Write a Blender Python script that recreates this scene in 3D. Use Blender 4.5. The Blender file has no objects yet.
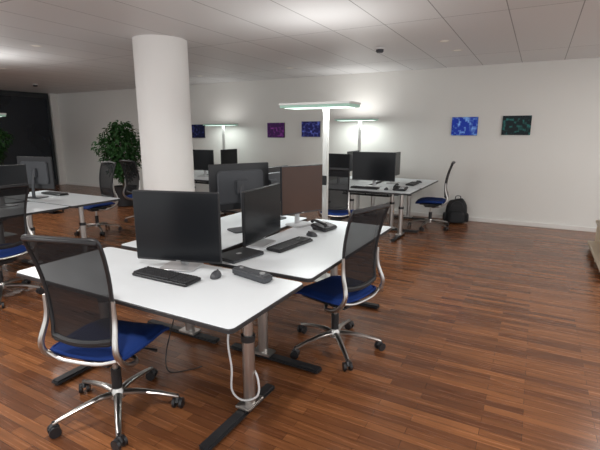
import bpy, bmesh, math, random
from mathutils import Vector, Matrix, Euler
random.seed(7)
C=bpy.context.scene.collection
R=math.radians
H=2.72
# ---------------------------------------------------------------- materials
def pmat(name,col,rough=.5,metal=0,var=.06,nscale=6,emit=None,es=0,bump=0,coat=0,spec=.5):
    m=bpy.data.materials.new(name);m.use_nodes=True
    nt=m.node_tree;b=nt.nodes['Principled BSDF']
    tc=nt.nodes.new('ShaderNodeTexCoord');n=nt.nodes.new('ShaderNodeTexNoise')
    n.inputs['Scale'].default_value=nscale;n.inputs['Detail'].default_value=3
    nt.links.new(tc.outputs['Object'],n.inputs['Vector'])
    mx=nt.nodes.new('ShaderNodeMix');mx.data_type='RGBA'
    mx.inputs[6].default_value=[max(0,c*(1-var)) for c in col]+[1]
    mx.inputs[7].default_value=[min(1,c*(1+var)) for c in col]+[1]
    nt.links.new(n.outputs['Fac'],mx.inputs[0]);nt.links.new(mx.outputs[2],b.inputs['Base Color'])
    b.inputs['Roughness'].default_value=rough;b.inputs['Metallic'].default_value=metal
    b.inputs['Coat Weight'].default_value=coat
    b.inputs['Specular IOR Level'].default_value=spec
    if emit:
        b.inputs['Emission Color'].default_value=list(emit)+[1];b.inputs['Emission Strength'].default_value=es
    if bump:
        bp=nt.nodes.new('ShaderNodeBump');bp.inputs['Strength'].default_value=bump;bp.inputs['Distance'].default_value=.002
        n2=nt.nodes.new('ShaderNodeTexNoise');n2.inputs['Scale'].default_value=180
        nt.links.new(tc.outputs['Object'],n2.inputs['Vector'])
        nt.links.new(n2.outputs['Fac'],bp.inputs['Height']);nt.links.new(bp.outputs['Normal'],b.inputs['Normal'])
    return m
WALL=pmat('wall_paint',(.745,.735,.70),.85,var=.02,nscale=1.5,bump=.1)
COLM=pmat('column_paint',(.84,.83,.81),.7,var=.015,nscale=1.5,bump=.1)
TRIM=pmat('trim_white',(.74,.72,.69),.5,var=.02)
WHITE=pmat('desk_laminate_white',(.70,.735,.76),.32,var=.015,nscale=3)
EDGE=pmat('desk_edge_black',(.022,.022,.024),.4)
BLACK=pmat('black_plastic',(.012,.012,.014),.42)
BLACKM=pmat('black_matte',(.012,.012,.014),.6)
POWDER=pmat('black_powdercoat',(.014,.014,.016),.45)
GREYP=pmat('grey_plastic',(.045,.048,.055),.45)
SILVER=pmat('silver_plastic',(.5,.5,.51),.35,.6)
CHROME=pmat('brushed_aluminium',(.50,.48,.46),.28,1,var=.05)
SCREEN=pmat('screen_glass_off',(.009,.010,.012),.22,var=.1,nscale=2,spec=.25)
SCREENREFL=pmat('screen_painted_reflection',(.062,.030,.020),.25,var=.3,nscale=2,spec=.25)  # brown base colour paints a warm reflection onto the switched-off glass
BLUE=pmat('blue_fabric',(.008,.030,.15),.85,var=.15,nscale=60,bump=.4,spec=.2)
KEY=pmat('keycap',(.03,.03,.033),.5)
WPLA=pmat('white_plastic',(.7,.7,.7),.4)
PLATE=pmat('lamp_aluminium',(.62,.62,.60),.35,.3)
LEAF=pmat('leaf',(.016,.060,.012),.55,var=.6,nscale=5,spec=.25)
BARK=pmat('bark',(.10,.06,.035),.8,var=.3,nscale=20)
SOIL=pmat('soil',(.03,.02,.014),.95,var=.4,nscale=40)
NYLON=pmat('backpack_nylon',(.008,.009,.011),.7,var=.3,nscale=30,bump=.4)
GLASSN=pmat('night_window_glass',(.010,.014,.022),.12,var=.4,nscale=.6)
ALU=pmat('window_frame_dark',(.05,.055,.06),.4,.5)
ORANGE=pmat('yellow_orange_panel',(.80,.42,.12),.5)
BEIGE=pmat('pale_beige_board',(.74,.66,.52),.5,var=.06,nscale=12)
GLOWD=pmat('diffuser_down',(.8,.9,.85),.4,emit=(.75,1,.88),es=2)
GLOWE=pmat('diffuser_edge',(.36,.56,.47),.4,emit=(.45,.75,.6),es=.10)
SPOTE=pmat('downlight_lens',(.8,.78,.72),.4,emit=(1,.93,.8),es=.15)
def meshfab():
    m=bpy.data.materials.new('mesh_fabric');m.use_nodes=True;nt=m.node_tree
    b=nt.nodes['Principled BSDF'];b.inputs['Base Color'].default_value=(.010,.010,.012,1);b.inputs['Roughness'].default_value=.8
    b.inputs['Specular IOR Level'].default_value=.25
    tc=nt.nodes.new('ShaderNodeTexCoord');w=nt.nodes.new('ShaderNodeTexNoise');w.inputs['Scale'].default_value=3
    nt.links.new(tc.outputs['Object'],w.inputs['Vector'])
    r=nt.nodes.new('ShaderNodeMapRange');r.inputs['To Min'].default_value=.84;r.inputs['To Max'].default_value=.94
    nt.links.new(w.outputs['Fac'],r.inputs['Value']);nt.links.new(r.outputs['Result'],b.inputs['Alpha'])
    return m
MESH=meshfab()
def floormat():
    m=bpy.data.materials.new('walnut_strip_parquet');m.use_nodes=True;nt=m.node_tree;b=nt.nodes['Principled BSDF']
    tc=nt.nodes.new('ShaderNodeTexCoord')
    def brick(c1,c2,mort,off,w,h):
        br=nt.nodes.new('ShaderNodeTexBrick');br.offset=off;br.squash=1
        br.inputs['Scale'].default_value=1;br.inputs['Brick Width'].default_value=w;br.inputs['Row Height'].default_value=h
        br.inputs['Mortar Size'].default_value=.001;br.inputs['Color1'].default_value=c1;br.inputs['Color2'].default_value=c2
        br.inputs['Mortar'].default_value=mort;br.inputs['Bias'].default_value=0
        nt.links.new(tc.outputs['Object'],br.inputs['Vector']);return br
    br=brick((.262,.100,.037,1),(.120,.043,.018,1),(.03,.012,.006,1),.37,.56,.060)
    mp=nt.nodes.new('ShaderNodeMapping');mp.inputs['Scale'].default_value=(1.2,26,1)
    nt.links.new(tc.outputs['Object'],mp.inputs['Vector'])
    n=nt.nodes.new('ShaderNodeTexNoise');n.inputs['Scale'].default_value=2.2;n.inputs['Detail'].default_value=6;n.inputs['Roughness'].default_value=.6
    nt.links.new(mp.outputs['Vector'],n.inputs['Vector'])
    rp=nt.nodes.new('ShaderNodeMapRange');rp.inputs['From Min'].default_value=.3;rp.inputs['From Max'].default_value=.7
    rp.inputs['To Min'].default_value=.68;rp.inputs['To Max'].default_value=1.28
    nt.links.new(n.outputs['Fac'],rp.inputs['Value'])
    mx=nt.nodes.new('ShaderNodeMix');mx.data_type='RGBA';mx.blend_type='MULTIPLY';mx.inputs[0].default_value=1
    nt.links.new(br.outputs['Color'],mx.inputs[6]);nt.links.new(rp.outputs['Result'],mx.inputs[7])
    nt.links.new(mx.outputs[2],b.inputs['Base Color'])
    b.inputs['Specular IOR Level'].default_value=.55
    rr=nt.nodes.new('ShaderNodeMapRange');rr.inputs['To Min'].default_value=.19;rr.inputs['To Max'].default_value=.33
    nt.links.new(n.outputs['Fac'],rr.inputs['Value']);nt.links.new(rr.outputs['Result'],b.inputs['Roughness'])
    return m
def ceilmat():
    m=bpy.data.materials.new('ceiling_metal_panels');m.use_nodes=True;nt=m.node_tree;b=nt.nodes['Principled BSDF']
    tc=nt.nodes.new('ShaderNodeTexCoord');mp=nt.nodes.new('ShaderNodeMapping')
    mp.inputs['Rotation'].default_value=(0,0,R(90));mp.inputs['Location'].default_value=(0,.17,0)
    nt.links.new(tc.outputs['Object'],mp.inputs['Vector'])
    br=nt.nodes.new('ShaderNodeTexBrick');br.offset=0;br.inputs['Scale'].default_value=1
    br.inputs['Brick Width'].default_value=2.4;br.inputs['Row Height'].default_value=.6;br.inputs['Mortar Size'].default_value=.005
    br.inputs['Color1'].default_value=(.69,.69,.69,1);br.inputs['Color2'].default_value=(.73,.73,.73,1);br.inputs['Mortar'].default_value=(.28,.28,.28,1)
    nt.links.new(mp.outputs['Vector'],br.inputs['Vector']);nt.links.new(br.outputs['Color'],b.inputs['Base Color'])
    b.inputs['Roughness'].default_value=.5
    bp=nt.nodes.new('ShaderNodeBump');bp.invert=True;bp.inputs['Strength'].default_value=.5;bp.inputs['Distance'].default_value=.004
    nt.links.new(br.outputs['Fac'],bp.inputs['Height']);nt.links.new(bp.outputs['Normal'],b.inputs['Normal'])
    return m
def artmat(name,bg,fg,seed,scale=9):
    m=bpy.data.materials.new(name);m.use_nodes=True;nt=m.node_tree;b=nt.nodes['Principled BSDF']
    tc=nt.nodes.new('ShaderNodeTexCoord');mp=nt.nodes.new('ShaderNodeMapping');mp.inputs['Location'].default_value=(seed,seed*2,seed)
    nt.links.new(tc.outputs['Object'],mp.inputs['Vector'])
    v=nt.nodes.new('ShaderNodeTexVoronoi');v.distance='CHEBYCHEV';v.inputs['Scale'].default_value=scale*1.9
    n=nt.nodes.new('ShaderNodeTexNoise');n.inputs['Scale'].default_value=scale;n.inputs['Detail'].default_value=5
    nt.links.new(mp.outputs['Vector'],v.inputs['Vector']);nt.links.new(mp.outputs['Vector'],n.inputs['Vector'])
    mu=nt.nodes.new('ShaderNodeMath');mu.operation='MULTIPLY'
    nt.links.new(v.outputs['Distance'],mu.inputs[0]);nt.links.new(n.outputs['Fac'],mu.inputs[1])
    crp=nt.nodes.new('ShaderNodeValToRGB');e=crp.color_ramp.elements
    e[0].position=.22;e[0].color=list(bg)+[1];e[1].position=.42;e[1].color=list(fg)+[1]
    nt.links.new(mu.outputs[0],crp.inputs['Fac']);nt.links.new(crp.outputs['Color'],b.inputs['Base Color'])
    b.inputs['Roughness'].default_value=.45;b.inputs['Specular IOR Level'].default_value=.25
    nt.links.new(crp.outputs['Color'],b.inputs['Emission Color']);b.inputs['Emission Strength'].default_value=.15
    return m
# ---------------------------------------------------------------- helpers
def empty(name,loc=(0,0,0),rz=0):
    e=bpy.data.objects.new(name,None);C.objects.link(e);e.location=loc;e.rotation_euler=(0,0,rz);e.empty_display_size=.1;return e
def fin(name,bm,mat,parent=None,smooth=True,loc=None,rot=None,mats=None):
    me=bpy.data.meshes.new(name)
    bmesh.ops.recalc_face_normals(bm,faces=bm.faces)
    bm.to_mesh(me);bm.free()
    for mm in (mats or [mat]): me.materials.append(mm)
    if smooth:
        me.polygons.foreach_set('use_smooth',[True]*len(me.polygons))
        try: me.set_sharp_from_angle(angle=R(35))
        except Exception: pass
    o=bpy.data.objects.new(name,me);C.objects.link(o)
    if parent: o.parent=parent
    if loc: o.location=loc
    if rot: o.rotation_euler=rot
    return o
def box(name,size,loc,mat,parent=None,bev=.003,rot=None):
    bm=bmesh.new();bmesh.ops.create_cube(bm,size=1)
    bmesh.ops.scale(bm,vec=size,verts=bm.verts)
    if bev>0: bmesh.ops.bevel(bm,geom=bm.edges[:],offset=min(bev,min(size)*.45),segments=2,affect='EDGES')
    return fin(name,bm,mat,parent,True,loc,rot)
def rslab(name,w,d,t,r,mat,parent=None,loc=None,rot=None,bev=.003,seg=6):
    bm=bmesh.new();vs=[]
    for cx,cy,a0 in((w/2-r,d/2-r,0),(-w/2+r,d/2-r,90),(-w/2+r,-d/2+r,180),(w/2-r,-d/2+r,270)):
        for i in range(seg+1):
            a=R(a0+90*i/seg);vs.append(bm.verts.new((cx+r*math.cos(a),cy+r*math.sin(a),-t/2)))
    f=bm.faces.new(vs)
    ex=bmesh.ops.extrude_face_region(bm,geom=[f])
    bmesh.ops.translate(bm,vec=(0,0,t),verts=[v for v in ex['geom'] if isinstance(v,bmesh.types.BMVert)])
    if bev>0:
        ed=[e for e in bm.edges if abs(e.verts[0].co.z-e.verts[1].co.z)<1e-6]
        bmesh.ops.bevel(bm,geom=ed,offset=min(bev,t*.45),segments=3,affect='EDGES')
    return fin(name,bm,mat,parent,True,loc,rot)
def cr(pts,n=6,closed=False):
    P=[Vector(p) for p in pts];out=[];N=len(P)
    rng=N if closed else N-1
    for i in range(rng):
        p0=P[(i-1)%N] if closed or i>0 else P[0];p1=P[i];p2=P[(i+1)%N];p3=P[(i+2)%N] if closed or i+2<N else P[-1]
        for k in range(n):
            t=k/n
            out.append(.5*((2*p1)+(p2-p0)*t+(2*p0-5*p1+4*p2-p3)*t*t+(3*p1-p0-3*p2+p3)*t**3))
    if not closed: out.append(P[-1].copy())
    return out
def sweep(name,pts,rad,mat,parent=None,n=10,closed=False,flat=1.0,smooth=6,up=None):
    if smooth>1: pts=cr(pts,smooth,closed)
    else: pts=[Vector(p) for p in pts]
    N=len(pts);bm=bmesh.new();rings=[]
    prev=None
    for i,p in enumerate(pts):
        if closed: T=(pts[(i+1)%N]-pts[i-1])
        else: T=pts[min(i+1,N-1)]-pts[max(i-1,0)]
        T.normalize()
        if prev is None:
            u=Vector(up) if up else (Vector((0,0,1)) if abs(T.z)<.9 else Vector((1,0,0)))
        else: u=prev
        u=(u-T*u.dot(T)).normalized();prev=u
        s=T.cross(u)
        if isinstance(rad,(list,tuple)):
            q=i/(N-1)*(len(rad)-1);k=min(int(q),len(rad)-2);rr=rad[k]+(rad[k+1]-rad[k])*(q-k)
        else: rr=rad
        rings.append([bm.verts.new(p+(u*math.cos(2*math.pi*j/n)*flat+s*math.sin(2*math.pi*j/n))*rr) for j in range(n)])
    for i in range(N if closed else N-1):
        a=rings[i];b=rings[(i+1)%N]
        for j in range(n): bm.faces.new((a[j],a[(j+1)%n],b[(j+1)%n],b[j]))
    if not closed: bm.faces.new(rings[0]);bm.faces.new(rings[-1])
    return fin(name,bm,mat,parent)
def cyl(name,p1,p2,r,mat,parent=None,n=20,r2=None):
    return sweep(name,[p1,p2],[r,r2 if r2 is not None else r],mat,parent,n=n,smooth=1)
def lathe(name,prof,mat,parent=None,loc=None,n=32,rot=None):
    bm=bmesh.new();rings=[]
    for r,z in prof:
        rings.append([bm.verts.new((max(r,1e-4)*math.cos(2*math.pi*j/n),max(r,1e-4)*math.sin(2*math.pi*j/n),z)) for j in range(n)])
    for a,b in zip(rings,rings[1:]):
        for j in range(n): bm.faces.new((a[j],a[(j+1)%n],b[(j+1)%n],b[j]))
    bm.faces.new(rings[0]);bm.faces.new(rings[-1])
    return fin(name,bm,mat,parent,True,loc,rot)
def clone(root,name,loc,rz):
    e=empty(name,loc,rz)
    def rec(src,par):
        for ch in src.children:
            c=ch.copy();C.objects.link(c);c.parent=par;rec(ch,c)
    rec(root,e);return e
CACHE={}
def inst(key,builder,name,loc,rz):
    if key not in CACHE:
        e=empty(name,loc,rz);builder(e);CACHE[key]=e;return e
    bpy.context.view_layer.update()
    return clone(CACHE[key],name,loc,rz)
# ---------------------------------------------------------------- room
XL,XR,YB,YF=-13.0,4.2,8.33,-3.6
def shell():
    fl=box('floor',(XR-XL+.4,YB-YF+.4,.1),((XL+XR)/2,(YB+YF)/2,-.05),floormat(),bev=0)
    box('ceiling',(XR-XL+.4,YB-YF+.4,.1),((XL+XR)/2,(YB+YF)/2,H+.05),ceilmat(),bev=0)
    box('wall_back',(XR-XL+.4,.2,H),((XL+XR)/2,YB+.1,H/2),WALL,bev=0)
    box('wall_left',(.2,YB-YF,H),(XL-.1,(YB+YF)/2,H/2),ALU,bev=0)
    box('baseboard_back',(XR-XL,.035,.075),((XL+XR)/2,YB-.0175,.0375),TRIM,bev=.006)
    i=0;y=YB-.25
    while y>YF+.6:
        i+=1;w=1.7
        e=empty('window_%d'%i,(XL,y-w/2,0))
        box('pane',(.02,w-.1,H-.25),(.02,0,H/2),GLASSN,e,bev=0)
        box('frame_side',(.08,.06,H-.1),(.04,w/2-.02,H/2),ALU,e)
        box('frame_side_far',(.08,.06,H-.1),(.04,-w/2+.02,H/2),ALU,e)
        box('frame_sill',(.08,w-.1,.08),(.04,0,.12),ALU,e)
        box('frame_head',(.08,w-.1,.08),(.04,0,H-.1),ALU,e)
        y-=w
    box('trim_1',(.12,.2,H),(XL+.06,YB-.1,H/2),TRIM,bev=.004)
shell()
# column
cx,cy,cr_=-4.28,4.20,.328
lathe('structural_column',[(cr_,0),(cr_,H)],COLM,loc=(cx,cy,0),n=64)
# ---------------------------------------------------------------- desk
def build_desk(e,w,d,lx=.62,box_=False):
    rslab('top_core',w,d,.024,.035,EDGE,e,(0,0,.728),bev=.004)
    rslab('top_surface',w-.008,d-.008,.003,.033,WHITE,e,(0,0,.7415),bev=.001)
    for s,nm in((-1,'left'),(1,'right')):
        x=s*lx
        box('foot_'+nm,(.075,d*.93,.028),(x,0,.022),POWDER,e,bev=.012)
        box('foot_plate_'+nm,(.10,.16,.02),(x,.09,.045),CHROME,e,bev=.006)
        for k in(-1,1): cyl('glide_%s_%d'%(nm,k+1),(x,k*d*.42,0),(x,k*d*.42,.012),.02,BLACK,e,n=14)
        cyl('post_lower_'+nm,(x,.09,.05),(x,.09,.46),.036,CHROME,e,n=28)
        cyl('collar_'+nm,(x,.09,.44),(x,.09,.475),.041,BLACK,e,n=28)
        cyl('post_upper_'+nm,(x,.09,.46),(x,.09,.70),.029,CHROME,e,n=28)
        box('bracket_'+nm,(.07,d*.72,.03),(x,.0,.70),POWDER,e,bev=.008)
    box('rail',(lx*2,.05,.045),(0,.13,.69),POWDER,e,bev=.006)
    box('cable_tray',(lx*1.3,.14,.012),(0,.24,.60),POWDER,e,bev=.003)
    box('cable_tray_back',(lx*1.3,.012,.10),(0,.31,.66),POWDER,e,bev=.003)
    for k in(-1,0,1): box('tray_hanger_%d'%(k+1),(.02,.012,.12),(k*lx*.6,.17,.655),POWDER,e,bev=.002)
def desk(cxx,cyy,w,d,rz,lx=.62):
    return inst(('desk',w,d,lx),lambda e:build_desk(e,w,d,lx),'office_desk',(cxx,cyy,0),R(rz))
deskA=desk(-1.96,1.75,1.70,.70,0)
desk(-1.51,3.00,1.66,.80,90)
desk(-2.39,3.00,1.66,.80,-90)
# island 2
desk(-2.38,6.40,1.69,.66,0)
desk(-1.93,7.42,1.34,.80,90,.55)
desk(-2.82,7.42,1.34,.80,-90,.55)
# island 3
desk(-5.62,3.47,1.69,.70,180)
desk(-5.18,2.27,1.66,.80,90)
desk(-6.07,2.27,1.66,.80,-90)
# island 4
desk(-5.95,6.40,1.69,.66,0)
desk(-5.50,7.42,1.34,.80,90,.55)
desk(-6.40,7.42,1.34,.80,-90,.55)
# ---------------------------------------------------------------- chair
def build_chair(e):
    for i in range(5):
        a=R(90+72*i);c,s=math.cos(a),math.sin(a)
        P=lambda r,z:(r*c,r*s,z)
        sweep('base_arm_%d'%i,[P(.02,.115),P(.11,.118),P(.24,.098),P(.345,.072)],[.024,.021,.017,.013],CHROME,e,n=10,smooth=4,flat=.75)
        cyl('caster_stem_%d'%i,P(.34,.085),P(.34,.045),.008,BLACK,e,n=8)
        t=a+R(40*(i-2));tx,ty=-math.sin(t),math.cos(t);
        cxp,cyp=.34*c,.34*s
        for k in(-1,1):
            q=(cxp+tx*k*.013,cyp+ty*k*.013,.03);q2=(cxp+tx*k*.030,cyp+ty*k*.030,.03)
            cyl('caster_wheel_%d_%d'%(i,k+1),q,q2,.030,BLACK,e,n=18)
        sweep('caster_hood_%d'%i,[(cxp-ty*.02,cyp+tx*.02,.04),(cxp,cyp,.064),(cxp+ty*.02,cyp-tx*.02,.04)],.011,BLACK,e,n=8,smooth=3)
    lathe('hub',[(.03,.085),(.042,.09),(.042,.125),(.03,.145),(.028,.15)],CHROME,e,n=24)
    cyl('gas_lift_cover',(0,0,.14),(0,0,.27),.028,BLACK,e)
    cyl('gas_lift_piston',(0,0,.26),(0,0,.375),.016,CHROME,e)
    box('mechanism',(.17,.27,.055),(0,-.02,.385),BLACK,e,bev=.018)
    box('seat_pan',(.36,.36,.018),(0,.0,.42),BLACK,e,bev=.008)
    sweep('lever',[(.08,.05,.39),(.18,.06,.385),(.235,.06,.38)],[.006,.006,.010],BLACK,e,n=8)
    bm=bmesh.new();n=16;top=[];bot=[]
    for j in range(n+1):
        tr=[];br=[]
        for i in range(n+1):
            u=-1+2*i/n;v=-1+2*j/n
            x=.238*u*math.sqrt(1-.16*v*v);y=.235*v*math.sqrt(1-.16*u*u)+.01
            edge=max(0,1-max(abs(u),abs(v))**8)**.5
            zz=.455-.03*max(0,v)**3+.012*u*u-.006*math.cos(u*3)*(1-v*v)
            tr.append(bm.verts.new((x,y,zz+.030*edge)));br.append(bm.verts.new((x*.98,y*.98,zz-.026*edge)))
        top.append(tr);bot.append(br)
    for j in range(n):
        for i in range(n):
            bm.faces.new((top[j][i],top[j][i+1],top[j+1][i+1],top[j+1][i]))
            bm.faces.new((bot[j][i],bot[j+1][i],bot[j+1][i+1],bot[j][i+1]))
    fin('seat_cushion',bm,BLUE,e)
    ring=[]
    for u,v in [(-1+2*i/8,-1) for i in range(8)]+[(1,-1+2*i/8) for i in range(8)]+[(1-2*i/8,1) for i in range(8)]+[(-1,1-2*i/8) for i in range(8)]:
        x=.236*u*math.sqrt(1-.16*v*v);y=.233*v*math.sqrt(1-.16*u*u)+.01
        zz=.455-.03*max(0,v)**3+.012*u*u
        ring.append((x,y,zz+.001))
    sweep('seat_piping',ring,.011,BLUE,e,n=8,closed=True,smooth=2)
    # back
    z0,z1=.54,1.12
    def bp(u,v):
        w=.172+.042*v
        if v>.9: w-=.012*((v-.9)/.1)**2
        y=-.245-.085*v*v
        y+= .035*u*u*(.6+.4*v)+.02*math.sin(v*math.pi)
        z=z0+(z1-z0)*v-.012*u*u*(1 if v>.5 else -1.5)*abs(v-.5)*2
        return (w*u,y,z)
    bm=bmesh.new();N,M=12,16;g=[[bm.verts.new(bp(-1+2*i/N,j/M)) for i in range(N+1)] for j in range(M+1)]
    for j in range(M):
        for i in range(N): bm.faces.new((g[j][i],g[j][i+1],g[j+1][i+1],g[j+1][i]))
    fin('back_mesh',bm,MESH,e)
    fr=[bp(-1+2*i/6,0) for i in range(6)]+[bp(1,j/8) for j in range(8)]+[bp(1-2*i/6,1) for i in range(6)]+[bp(-1,1-j/8) for j in range(8)]
    sweep('back_frame',fr,.0105,BLACK,e,n=10,closed=True,smooth=3)
    sweep('back_top_bar',[bp(-1,.985),bp(-.5,.985),bp(0,.985),bp(.5,.985),bp(1,.985)],.016,BLACK,e,n=10,flat=.9)
    sweep('lumbar_bar',[bp(-1,.02),bp(-.5,.02),bp(0,.02),bp(.5,.02),bp(1,.02)],.015,BLACK,e,n=10)
    for s,nm in((-1,'left'),(1,'right')):
        q=bp(s,.42);q1=bp(s,.2)
        sweep('side_strut_'+nm,[(q[0]+s*.012,q[1]-.008,q[2]),(q1[0]+s*.022,q1[1]-.012,q1[2]),(s*.222,-.262,.53),(s*.226,-.20,.43),(s*.20,-.08,.388),(s*.10,.0,.378)],[.010,.014,.016,.016,.014,.012],CHROME,e,n=10,smooth=5)
    sweep('rear_crossbar',[(-.215,-.235,.475),(-.1,-.255,.45),(.1,-.255,.45),(.215,-.235,.475)],.010,CHROME,e,n=8)
def chair(x,y,face):
    return inst('chair',build_chair,'office_chair',(x,y,0),R(face-90))
chair(-2.01,1.465,105)
chair(-1.21,2.77,165)
chair(-1.50,7.40,188)
chair(-2.45,5.68,97)
chair(-4.52,2.12,186)
chair(-6.2,4.45,262)
chair(-6.20,5.45,85)
chair(-6.95,2.4,10)
# ---------------------------------------------------------------- monitor
def build_monitor(e,w,h,zb,basemat,scr=None):
    zc=zb+h/2
    rslab('base',.24,.19,.012,.03,basemat,e,(0,.03,.006),bev=.004)
    sweep('neck',[(0,.075,.01),(0,.07,zb+.02),(0,.045,zc+.02)],[.03,.026,.026],basemat,e,n=14,flat=.45,smooth=4,up=(0,1,0))
    box('hinge',(.12,.04,.12),(0,.035,zc),GREYP,e,bev=.01)
    rslab('body',w,h,.022,.008,BLACK,e,(0,0,zc),(R(90),0,0),bev=.004)
    rslab('rear_shell',w*.78,h*.72,.022,.04,GREYP,e,(0,.018,zc),(R(90),0,0),bev=.01)
    box('screen',(w-.014,.002,h-.022),(0,-.0115,zc+.003),scr or SCREEN,e,bev=0)
    box('chin_badge',(.03,.002,.005),(0,-.0118,zb+.006),SILVER,e,bev=0)
def monitor(x,y,face,w=.60,h=.38,zb=.10,bm=None,scr=None):
    b=bm or SILVER
    return inst(('mon',w,h,zb,b.name),lambda e:build_monitor(e,w,h,zb,b,scr),'computer_monitor',(x,y,.743),R(face+90))
monitor(-1.945,1.95,-74,.585,.45,.05)
monitor(-1.81,2.72,6,.60,.40,.05)
monitor(-1.87,3.47,-22,.49,.44,.12,None,SCREENREFL)
monitor(-2.27,3.06,152,.57,.40,.19,GREYP)
monitor(-2.30,3.60,172,.56,.36,.16,GREYP)
monitor(-2.26,6.58,-88,.70,.45,.10)
monitor(-2.90,6.58,-96,.50,.38,.13)
monitor(-2.10,7.25,2,.56,.40,.12)
monitor(-2.95,7.45,180,.56,.36,.16)
monitor(-5.82,3.35,100,.60,.42,.12,GREYP)
monitor(-5.42,2.72,-5,.55,.36,.12)
monitor(-5.75,6.55,-88,.55,.40,.12)
monitor(-6.42,6.55,-92,.55,.38,.12)
monitor(-5.75,7.4,0,.55,.38,.12)
# ---------------------------------------------------------------- desk items
def build_keyboard(e):
    rslab('case',.44,.135,.016,.01,BLACK,e,(0,0,.012),(R(2),0,0),bev=.004)
    bm=bmesh.new()
    def key(x,y,w,d):
        r=bmesh.ops.create_cube(bm,size=1);vs=r['verts']
        bmesh.ops.scale(bm,vec=(w,d,.008),verts=vs);bmesh.ops.translate(bm,vec=(x,y,.024),verts=vs)
        for v in vs:
            if v.co.z>.024: v.co.x=x+(v.co.x-x)*.85;v.co.y=y+(v.co.y-y)*.85
    for r in range(5):
        for c in range(15): key(-.205+c*.0192,-.048+r*.0192,.0165,.0165)
        for c in range(3): key(.098+c*.0192,-.048+r*.0192,.0165,.0165)
        for c in range(3): key(.160+c*.0192,-.048+r*.0192,.0165,.0165)
    for c in range(20): key(-.205+c*.0208,.052,.0165,.0125)
    fin('keys',bm,KEY,e,False)
def keyboard(x,y,rz): return inst('kb',build_keyboard,'keyboard',(x,y,.743),R(rz))
keyboard(-1.88,1.77,0);keyboard(-1.60,2.78,84);keyboard(-2.3,6.32,0);keyboard(-1.78,7.2,90);keyboard(-5.9,3.62,180)
def build_mouse(e,mat=GREYP):
    bm=bmesh.new();bmesh.ops.create_uvsphere(bm,u_segments=24,v_segments=14,radius=1)
    for v in bm.verts:
        v.co.x*=.031*(1-.12*v.co.y);z=v.co.z;v.co.y*=.055
        v.co.z=(z*.036 if z>0 else z*.004)+.004
    fin('shell',bm,mat,e)
    cyl('wheel',(-.004,.03,.033),(.004,.03,.033),.007,BLACK,e,n=14)
def mouse(x,y,rz): return inst('mouse',build_mouse,'computer_mouse',(x,y,.743),R(rz))
mouse(-1.63,1.93,20);mouse(-1.60,3.14,80);mouse(-1.95,6.30,0);mouse(-1.75,7.5,90)
def build_phone(e):
    b=rslab('base',.20,.17,.03,.02,BLACK,e,(0,0,.03),(R(10),0,0),bev=.008)
    box('rear_foot',(.16,.03,.05),(0,.06,.026),BLACK,e,bev=.006)
    box('front_foot',(.16,.02,.018),(0,-.065,.009),BLACK,e,bev=.004)
    sweep('handset',[(-.07,-.075,.045),(-.07,-.05,.070),(-.07,.05,.088),(-.07,.08,.074)],[.022,.016,.016,.022],BLACK,e,n=12,flat=.7)
    box('display',(.09,.045,.003),(.035,.045,.056),SILVER,e,bev=.001,rot=(R(10),0,0))
    bm=bmesh.new()
    for i in range(3):
        for j in range(4):
            r=bmesh.ops.create_cube(bm,size=1)['verts'];bmesh.ops.scale(bm,vec=(.016,.011,.006),verts=r)
            bmesh.ops.translate(bm,vec=(.008+i*.024,-.055+j*.018,.037+j*.0033),verts=r)
    fin('buttons',bm,SILVER,e,False)
def phone(x,y,rz): return inst('phone',build_phone,'desk_telephone',(x,y,.743),R(rz))
phone(-1.62,3.42,80);phone(-1.75,6.35,0)
def build_tray(e):
    rslab('body',.29,.08,.045,.02,GREYP,e,(0,0,.024),bev=.01)
    cyl('dial',(.09,0,.046),(.09,0,.053),.017,SILVER,e)
    cyl('dial_ring',(-.09,0,.046),(-.09,0,.051),.012,SILVER,e)
inst('dock',build_tray,'conference_speaker',(-1.43,2.02,.743),R(-12))
def build_paper(e):
    for k in range(3): box('sheet_%d'%k,(.21,.297,.002),(random.uniform(-.008,.008),random.uniform(-.008,.008),.001+.002*k),WPLA,e,bev=0,rot=(0,0,R(random.uniform(-6,6))))
inst('paper',build_paper,'paper_stack',(-2.2,2.4,.743),R(20))
def build_laptop(e):
    rslab('chassis',.30,.21,.016,.012,GREYP,e,(0,0,.01),bev=.003)
    rslab('lid',.30,.21,.006,.012,BLACK,e,(0,.0,.0215),bev=.002)
    rslab('lid_logo',.04,.03,.001,.01,SILVER,e,(0,.0,.025),bev=0)
inst('laptop',build_laptop,'closed_laptop',(-1.77,2.35,.743),R(80))
# drawer + cables belong to the front desk
lo=deskA.location
box('drawer_shell',(.22,.28,.07),(.335,.05,.676),WPLA,deskA,bev=.008)
box('drawer_front',(.21,.012,.055),(.335,-.093,.676),WPLA,deskA,bev=.004)
def cable(name,pts,mat,r=.0035): sweep(name,[(p[0]-lo.x,p[1]-lo.y,p[2]) for p in pts],r,mat,deskA,n=8,smooth=8)
cable('power_cable_white',[(-1.42,2.02,.70),(-1.44,1.90,.62),(-1.45,1.80,.46),(-1.41,1.77,.28),(-1.42,1.78,.13),(-1.36,1.80,.075),(-1.27,1.82,.12),(-1.28,1.84,.22),(-1.36,1.88,.27)],WPLA,.006)
cable('power_cable_black',[(-2.02,2.04,.60),(-2.06,1.98,.35),(-2.12,1.95,.10),(-2.05,1.90,.008),(-1.95,1.98,.006),(-1.9,2.06,.006)],BLACK,.004)
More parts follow.
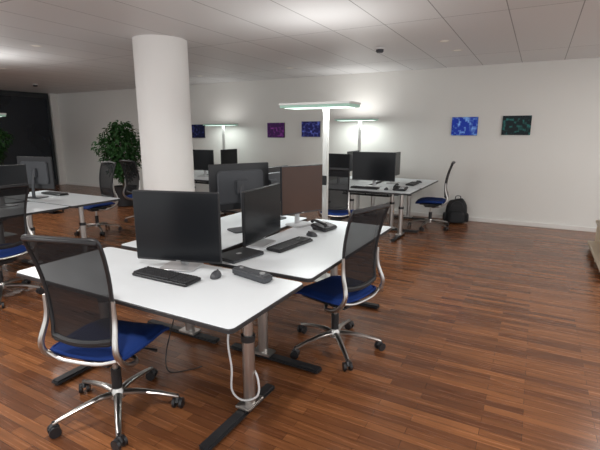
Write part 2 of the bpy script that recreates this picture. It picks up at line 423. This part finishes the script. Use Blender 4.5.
# ---------------------------------------------------------------- floor lamps
def build_lamp(e,hz,up_w,dn_w):
    box('base_plate',(.34,.30,.012),(0,-.0,.008),PLATE,e,bev=.004)
    box('post',(.055,.05,hz-.03),(0,0,(hz-.03)/2+.01),PLATE,e,bev=.008)
    box('head_frame',(.80,.30,.022),(-.08,0,hz+.012),PLATE,e,bev=.004)
    box('head_edge',(.79,.29,.026),(-.08,0,hz-.012),GLOWE,e,bev=.006)
    box('diffuser',(.70,.22,.006),(-.08,0,hz-.026),GLOWD,e,bev=.001)
    box('touch_panel',(.05,.012,.10),(0,-.028,1.1),BLACK,e,bev=.004)
    for nm,z,rx,pw,col in(('uplight',hz+.03,180,up_w,(1,.99,.97)),('downlight',hz-.034,0,dn_w,(.95,1,.98))):
        l=bpy.data.lights.new(nm,'AREA');l.shape='RECTANGLE';l.size=.68;l.size_y=.2;l.energy=pw;l.color=col
        o=bpy.data.objects.new(nm,l);C.objects.link(o);o.parent=e;o.location=(-.08,0,z);o.rotation_euler=(R(rx),0,0)
def lamp(x,y,hz,rz=0,uw=14,dw=14):
    e=empty('floor_lamp',(x,y,0),R(rz));build_lamp(e,hz,uw,dw);return e  # also names the two unseen lamps added for extra light
lamp(-1.95,4.14,1.87,0,8,20)
lamp(-3.04,7.98,1.84,0,5.5,8)
lamp(-6.36,8.0,1.77,0,2,4)
lamp(-7.3,3.55,1.85,0,12,22)
lamp(.9,-1.6,1.87,90,12,30)  # unseen lamp behind the camera, added for extra light
lamp(-4.2,-1.2,1.87,90,12,30)  # second unseen lamp, also added as extra light
# ---------------------------------------------------------------- ceiling items
def dl(e,on=True):
    lathe('ring',[(.05,0),(.075,-.004),(.085,-.002),(.085,0)],TRIM,e,n=32)
    lathe('lens',[(.0,-.001),(.052,-.0015),(.052,0)],SPOTE,e,n=32)
for x,y in((-1.17,5.94),(-1.13,6.68),(-6.22,7.13),(-4.04,7.03),(-6.0,3.67)):
    inst('dl',dl,'added_downlight',(x,y,H),0)
def smoke(e):
    lathe('base',[(.065,0),(.07,-.012),(.065,-.02)],WPLA,e)
    lathe('chamber',[(.05,-.018),(.052,-.045),(.038,-.062),(.0,-.065)],GREYP,e)
for x,y in((-2.03,6.0),(-10.7,6.41)): inst('smoke',smoke,'smoke_detector',(x,y,H),0)
for x,y,p in((-1.0,.4,40),(-3.4,.6,48),(1.2,2.8,35),(-5.6,.8,35),(1.4,6.0,30),(-8.6,4.6,38)):  # further downlights, added to brighten the room
    e=inst('dl',dl,'added_downlight',(x,y,H),0)
    l=bpy.data.lights.new('added_fill','AREA');l.shape='DISK';l.size=.16;l.energy=p;l.color=(1,.98,.95)
    o=bpy.data.objects.new('added_fill_source',l);C.objects.link(o);o.parent=e;o.location=(0,0,-.012)
# ---------------------------------------------------------------- pictures
def art(x,z,m,w=.44,h=.32):
    e=empty('wall_picture',(x,YB,z))
    box('canvas',(w,.024,h),(0,-.014,0),BLACK,e,bev=.002)
    box('print',(w-.004,.003,h-.004),(0,-.027,0),m,e,bev=0)
art(-.36,1.71,artmat('print_teal',(.003,.009,.012),(.02,.15,.14),3))
art(-1.19,1.70,artmat('print_blue',(.006,.035,.38),(.25,.5,.9),5))
art(-4.27,1.66,artmat('print_violet',(.010,.010,.10),(.14,.18,.65),8))
art(-5.14,1.64,artmat('print_magenta',(.04,.003,.07),(.32,.05,.36),1))
art(-7.40,1.62,artmat('print_navy',(.005,.007,.03),(.05,.06,.22),12))
# ---------------------------------------------------------------- plant
def build_plant(e,rad=.48,zc=1.30,hh=.58,nl=1500):
    lathe('pot',[(.17,0),(.20,.02),(.235,.42),(.245,.44),(.225,.44),(.22,.40)],BLACKM,e)
    lathe('soil',[(.0,.405),(.218,.40),(.218,.39)],SOIL,e)
    for k in range(4):
        a=R(90*k+20);x,y=.04*math.cos(a),.04*math.sin(a)
        sweep('trunk_%d'%k,[(x,y,.40),(x*2,y*2,.8),(x*4,y*4,1.25),(x*6,y*6,1.6)],[.014,.011,.008,.004],BARK,e,n=8)
        for b in range(7):
            z=.75+.13*b;ang=random.uniform(0,6.28);L=random.uniform(.22,.42)
            p0=Vector((x*3,y*3,z));p1=p0+Vector((math.cos(ang)*L*.6,math.sin(ang)*L*.6,.14));p2=p0+Vector((math.cos(ang)*L,math.sin(ang)*L,.02))
            sweep('branch_%d_%d'%(k,b),[p0,p1,p2],[.005,.002],BARK,e,n=6,smooth=4)
    bm=bmesh.new()
    for i in range(nl):
        while 1:
            p=Vector([random.uniform(-1,1) for _ in range(3)])
            if .15<p.length<1: break
        lump=1+.22*math.sin(p.x*5+1)*math.cos(p.y*4)+.15*math.sin(p.z*7)
        c=Vector((p.x*rad*lump,p.y*rad*lump,zc+p.z*hh))
        if p.z<-.3: c.x*=.75;c.y*=.75
        rot=Euler((random.uniform(-1.3,.2),random.uniform(-.6,.6),math.atan2(p.y,p.x)-math.pi/2+random.uniform(-.8,.8))).to_matrix()
        L=random.uniform(.06,.12);W=L*.26
        pts=[(0,0,0),(W,L*.45,.008),(0,L,-.012),(-W,L*.45,.008)]
        v=[bm.verts.new(c+rot@Vector(q)) for q in pts]
        bm.faces.new((v[0],v[1],v[2]));bm.faces.new((v[0],v[2],v[3]))
    me=bpy.data.meshes.new('foliage');bm.to_mesh(me);bm.free();me.materials.append(LEAF)
    o=bpy.data.objects.new('foliage',me);C.objects.link(o);o.parent=e
e=empty('potted_fig_tree',(-7.90,6.45,0));build_plant(e,.43,1.20,.66,2900)
e=empty('potted_fig_tree',(-11.6,5.6,0),1);build_plant(e,.5,1.35,.6,2200)
# ---------------------------------------------------------------- backpack
def build_bag(e):
    f=lambda a,p:math.copysign(abs(a)**p,a)
    bm=bmesh.new();bmesh.ops.create_uvsphere(bm,u_segments=32,v_segments=24,radius=1)
    for v in bm.verts:
        q=v.co.copy();t=(q.z+1)/2
        taper=1.08-.42*t*t
        v.co=Vector((f(q.x,.5)*.185*taper+.03*t*t,f(q.y,.6)*.115*(1.1-.55*t)+.05*t,f(q.z,.5)*.215+.215+.012*math.sin(q.x*5)*t))
    fin('body',bm,NYLON,e)
    bm=bmesh.new();bmesh.ops.create_uvsphere(bm,u_segments=24,v_segments=16,radius=1)
    for v in bm.verts:
        q=v.co.copy()
        v.co=Vector((f(q.x,.45)*.135*(1-.12*q.z),f(q.y,.6)*.05-.105+.02*q.z,f(q.z,.45)*.105+.125))
    fin('front_pocket',bm,NYLON,e)
    for s in(-1,1):
        bm=bmesh.new();bmesh.ops.create_uvsphere(bm,u_segments=16,v_segments=12,radius=1)
        for v in bm.verts:
            q=v.co.copy();v.co=Vector((f(q.x,.6)*.03+s*.19,f(q.y,.6)*.07,f(q.z,.5)*.08+.10))
        fin('side_pocket_%d'%(s+1),bm,NYLON,e)
        sweep('strap_%d'%(s+1),[(s*.06+.02,.08,.40),(s*.10,.14,.34),(s*.13,.14,.2),(s*.13,.09,.06)],.016,NYLON,e,n=8,flat=.4)
    sweep('handle',[(-.02,.05,.42),(-.01,.05,.475),(.06,.05,.475),(.07,.05,.42)],.008,BLACK,e,n=8)
    sweep('zip',[(-.10,-.075,.29),(-.07,-.06,.36),(.01,-.045,.395),(.09,-.06,.36),(.11,-.075,.29)],.003,GREYP,e,n=6)
e=empty('backpack',(-1.18,8.02,0),R(15));build_bag(e)
# ---------------------------------------------------------------- stepped shelf at right edge
def build_shelf(e):
    box('rear_panel',(.03,1.5,1.0),(.30,0,.5),ORANGE,e,bev=.004)
    for k,(z,d) in enumerate(((.10,.30),(.40,.24),(.70,.18))):
        box('shelf_%d'%k,(d,1.5,.04),(.30-d/2,0,z),BEIGE,e,bev=.004)
    for s in(-1,0,1):
        for k,(z,d,hh) in enumerate(((.05,.28,.10),(.25,.22,.30),(.55,.16,.30))):
            box('upright_%d_%d'%(s+1,k),(d,.03,hh-.03),(.30-d/2,s*.72,z if k else .045),BEIGE,e,bev=.003)
e=empty('stepped_display_shelf',(.74,6.3,0));build_shelf(e)
# ---------------------------------------------------------------- world, camera
w=bpy.data.worlds.new('World');bpy.context.scene.world=w;w.use_nodes=True
w.node_tree.nodes['Background'].inputs[0].default_value=(.97,.99,1,1);w.node_tree.nodes['Background'].inputs[1].default_value=1.6
cam=bpy.data.cameras.new('camera');cam.sensor_width=36;cam.lens=25.8
co=bpy.data.objects.new('camera',cam);C.objects.link(co);co.location=(0,0,1.6);co.rotation_euler=(R(90-12.2),0,R(28.6))
bpy.context.scene.camera=co
bpy.context.scene.view_settings.view_transform='Standard'
bpy.context.scene.view_settings.exposure=0
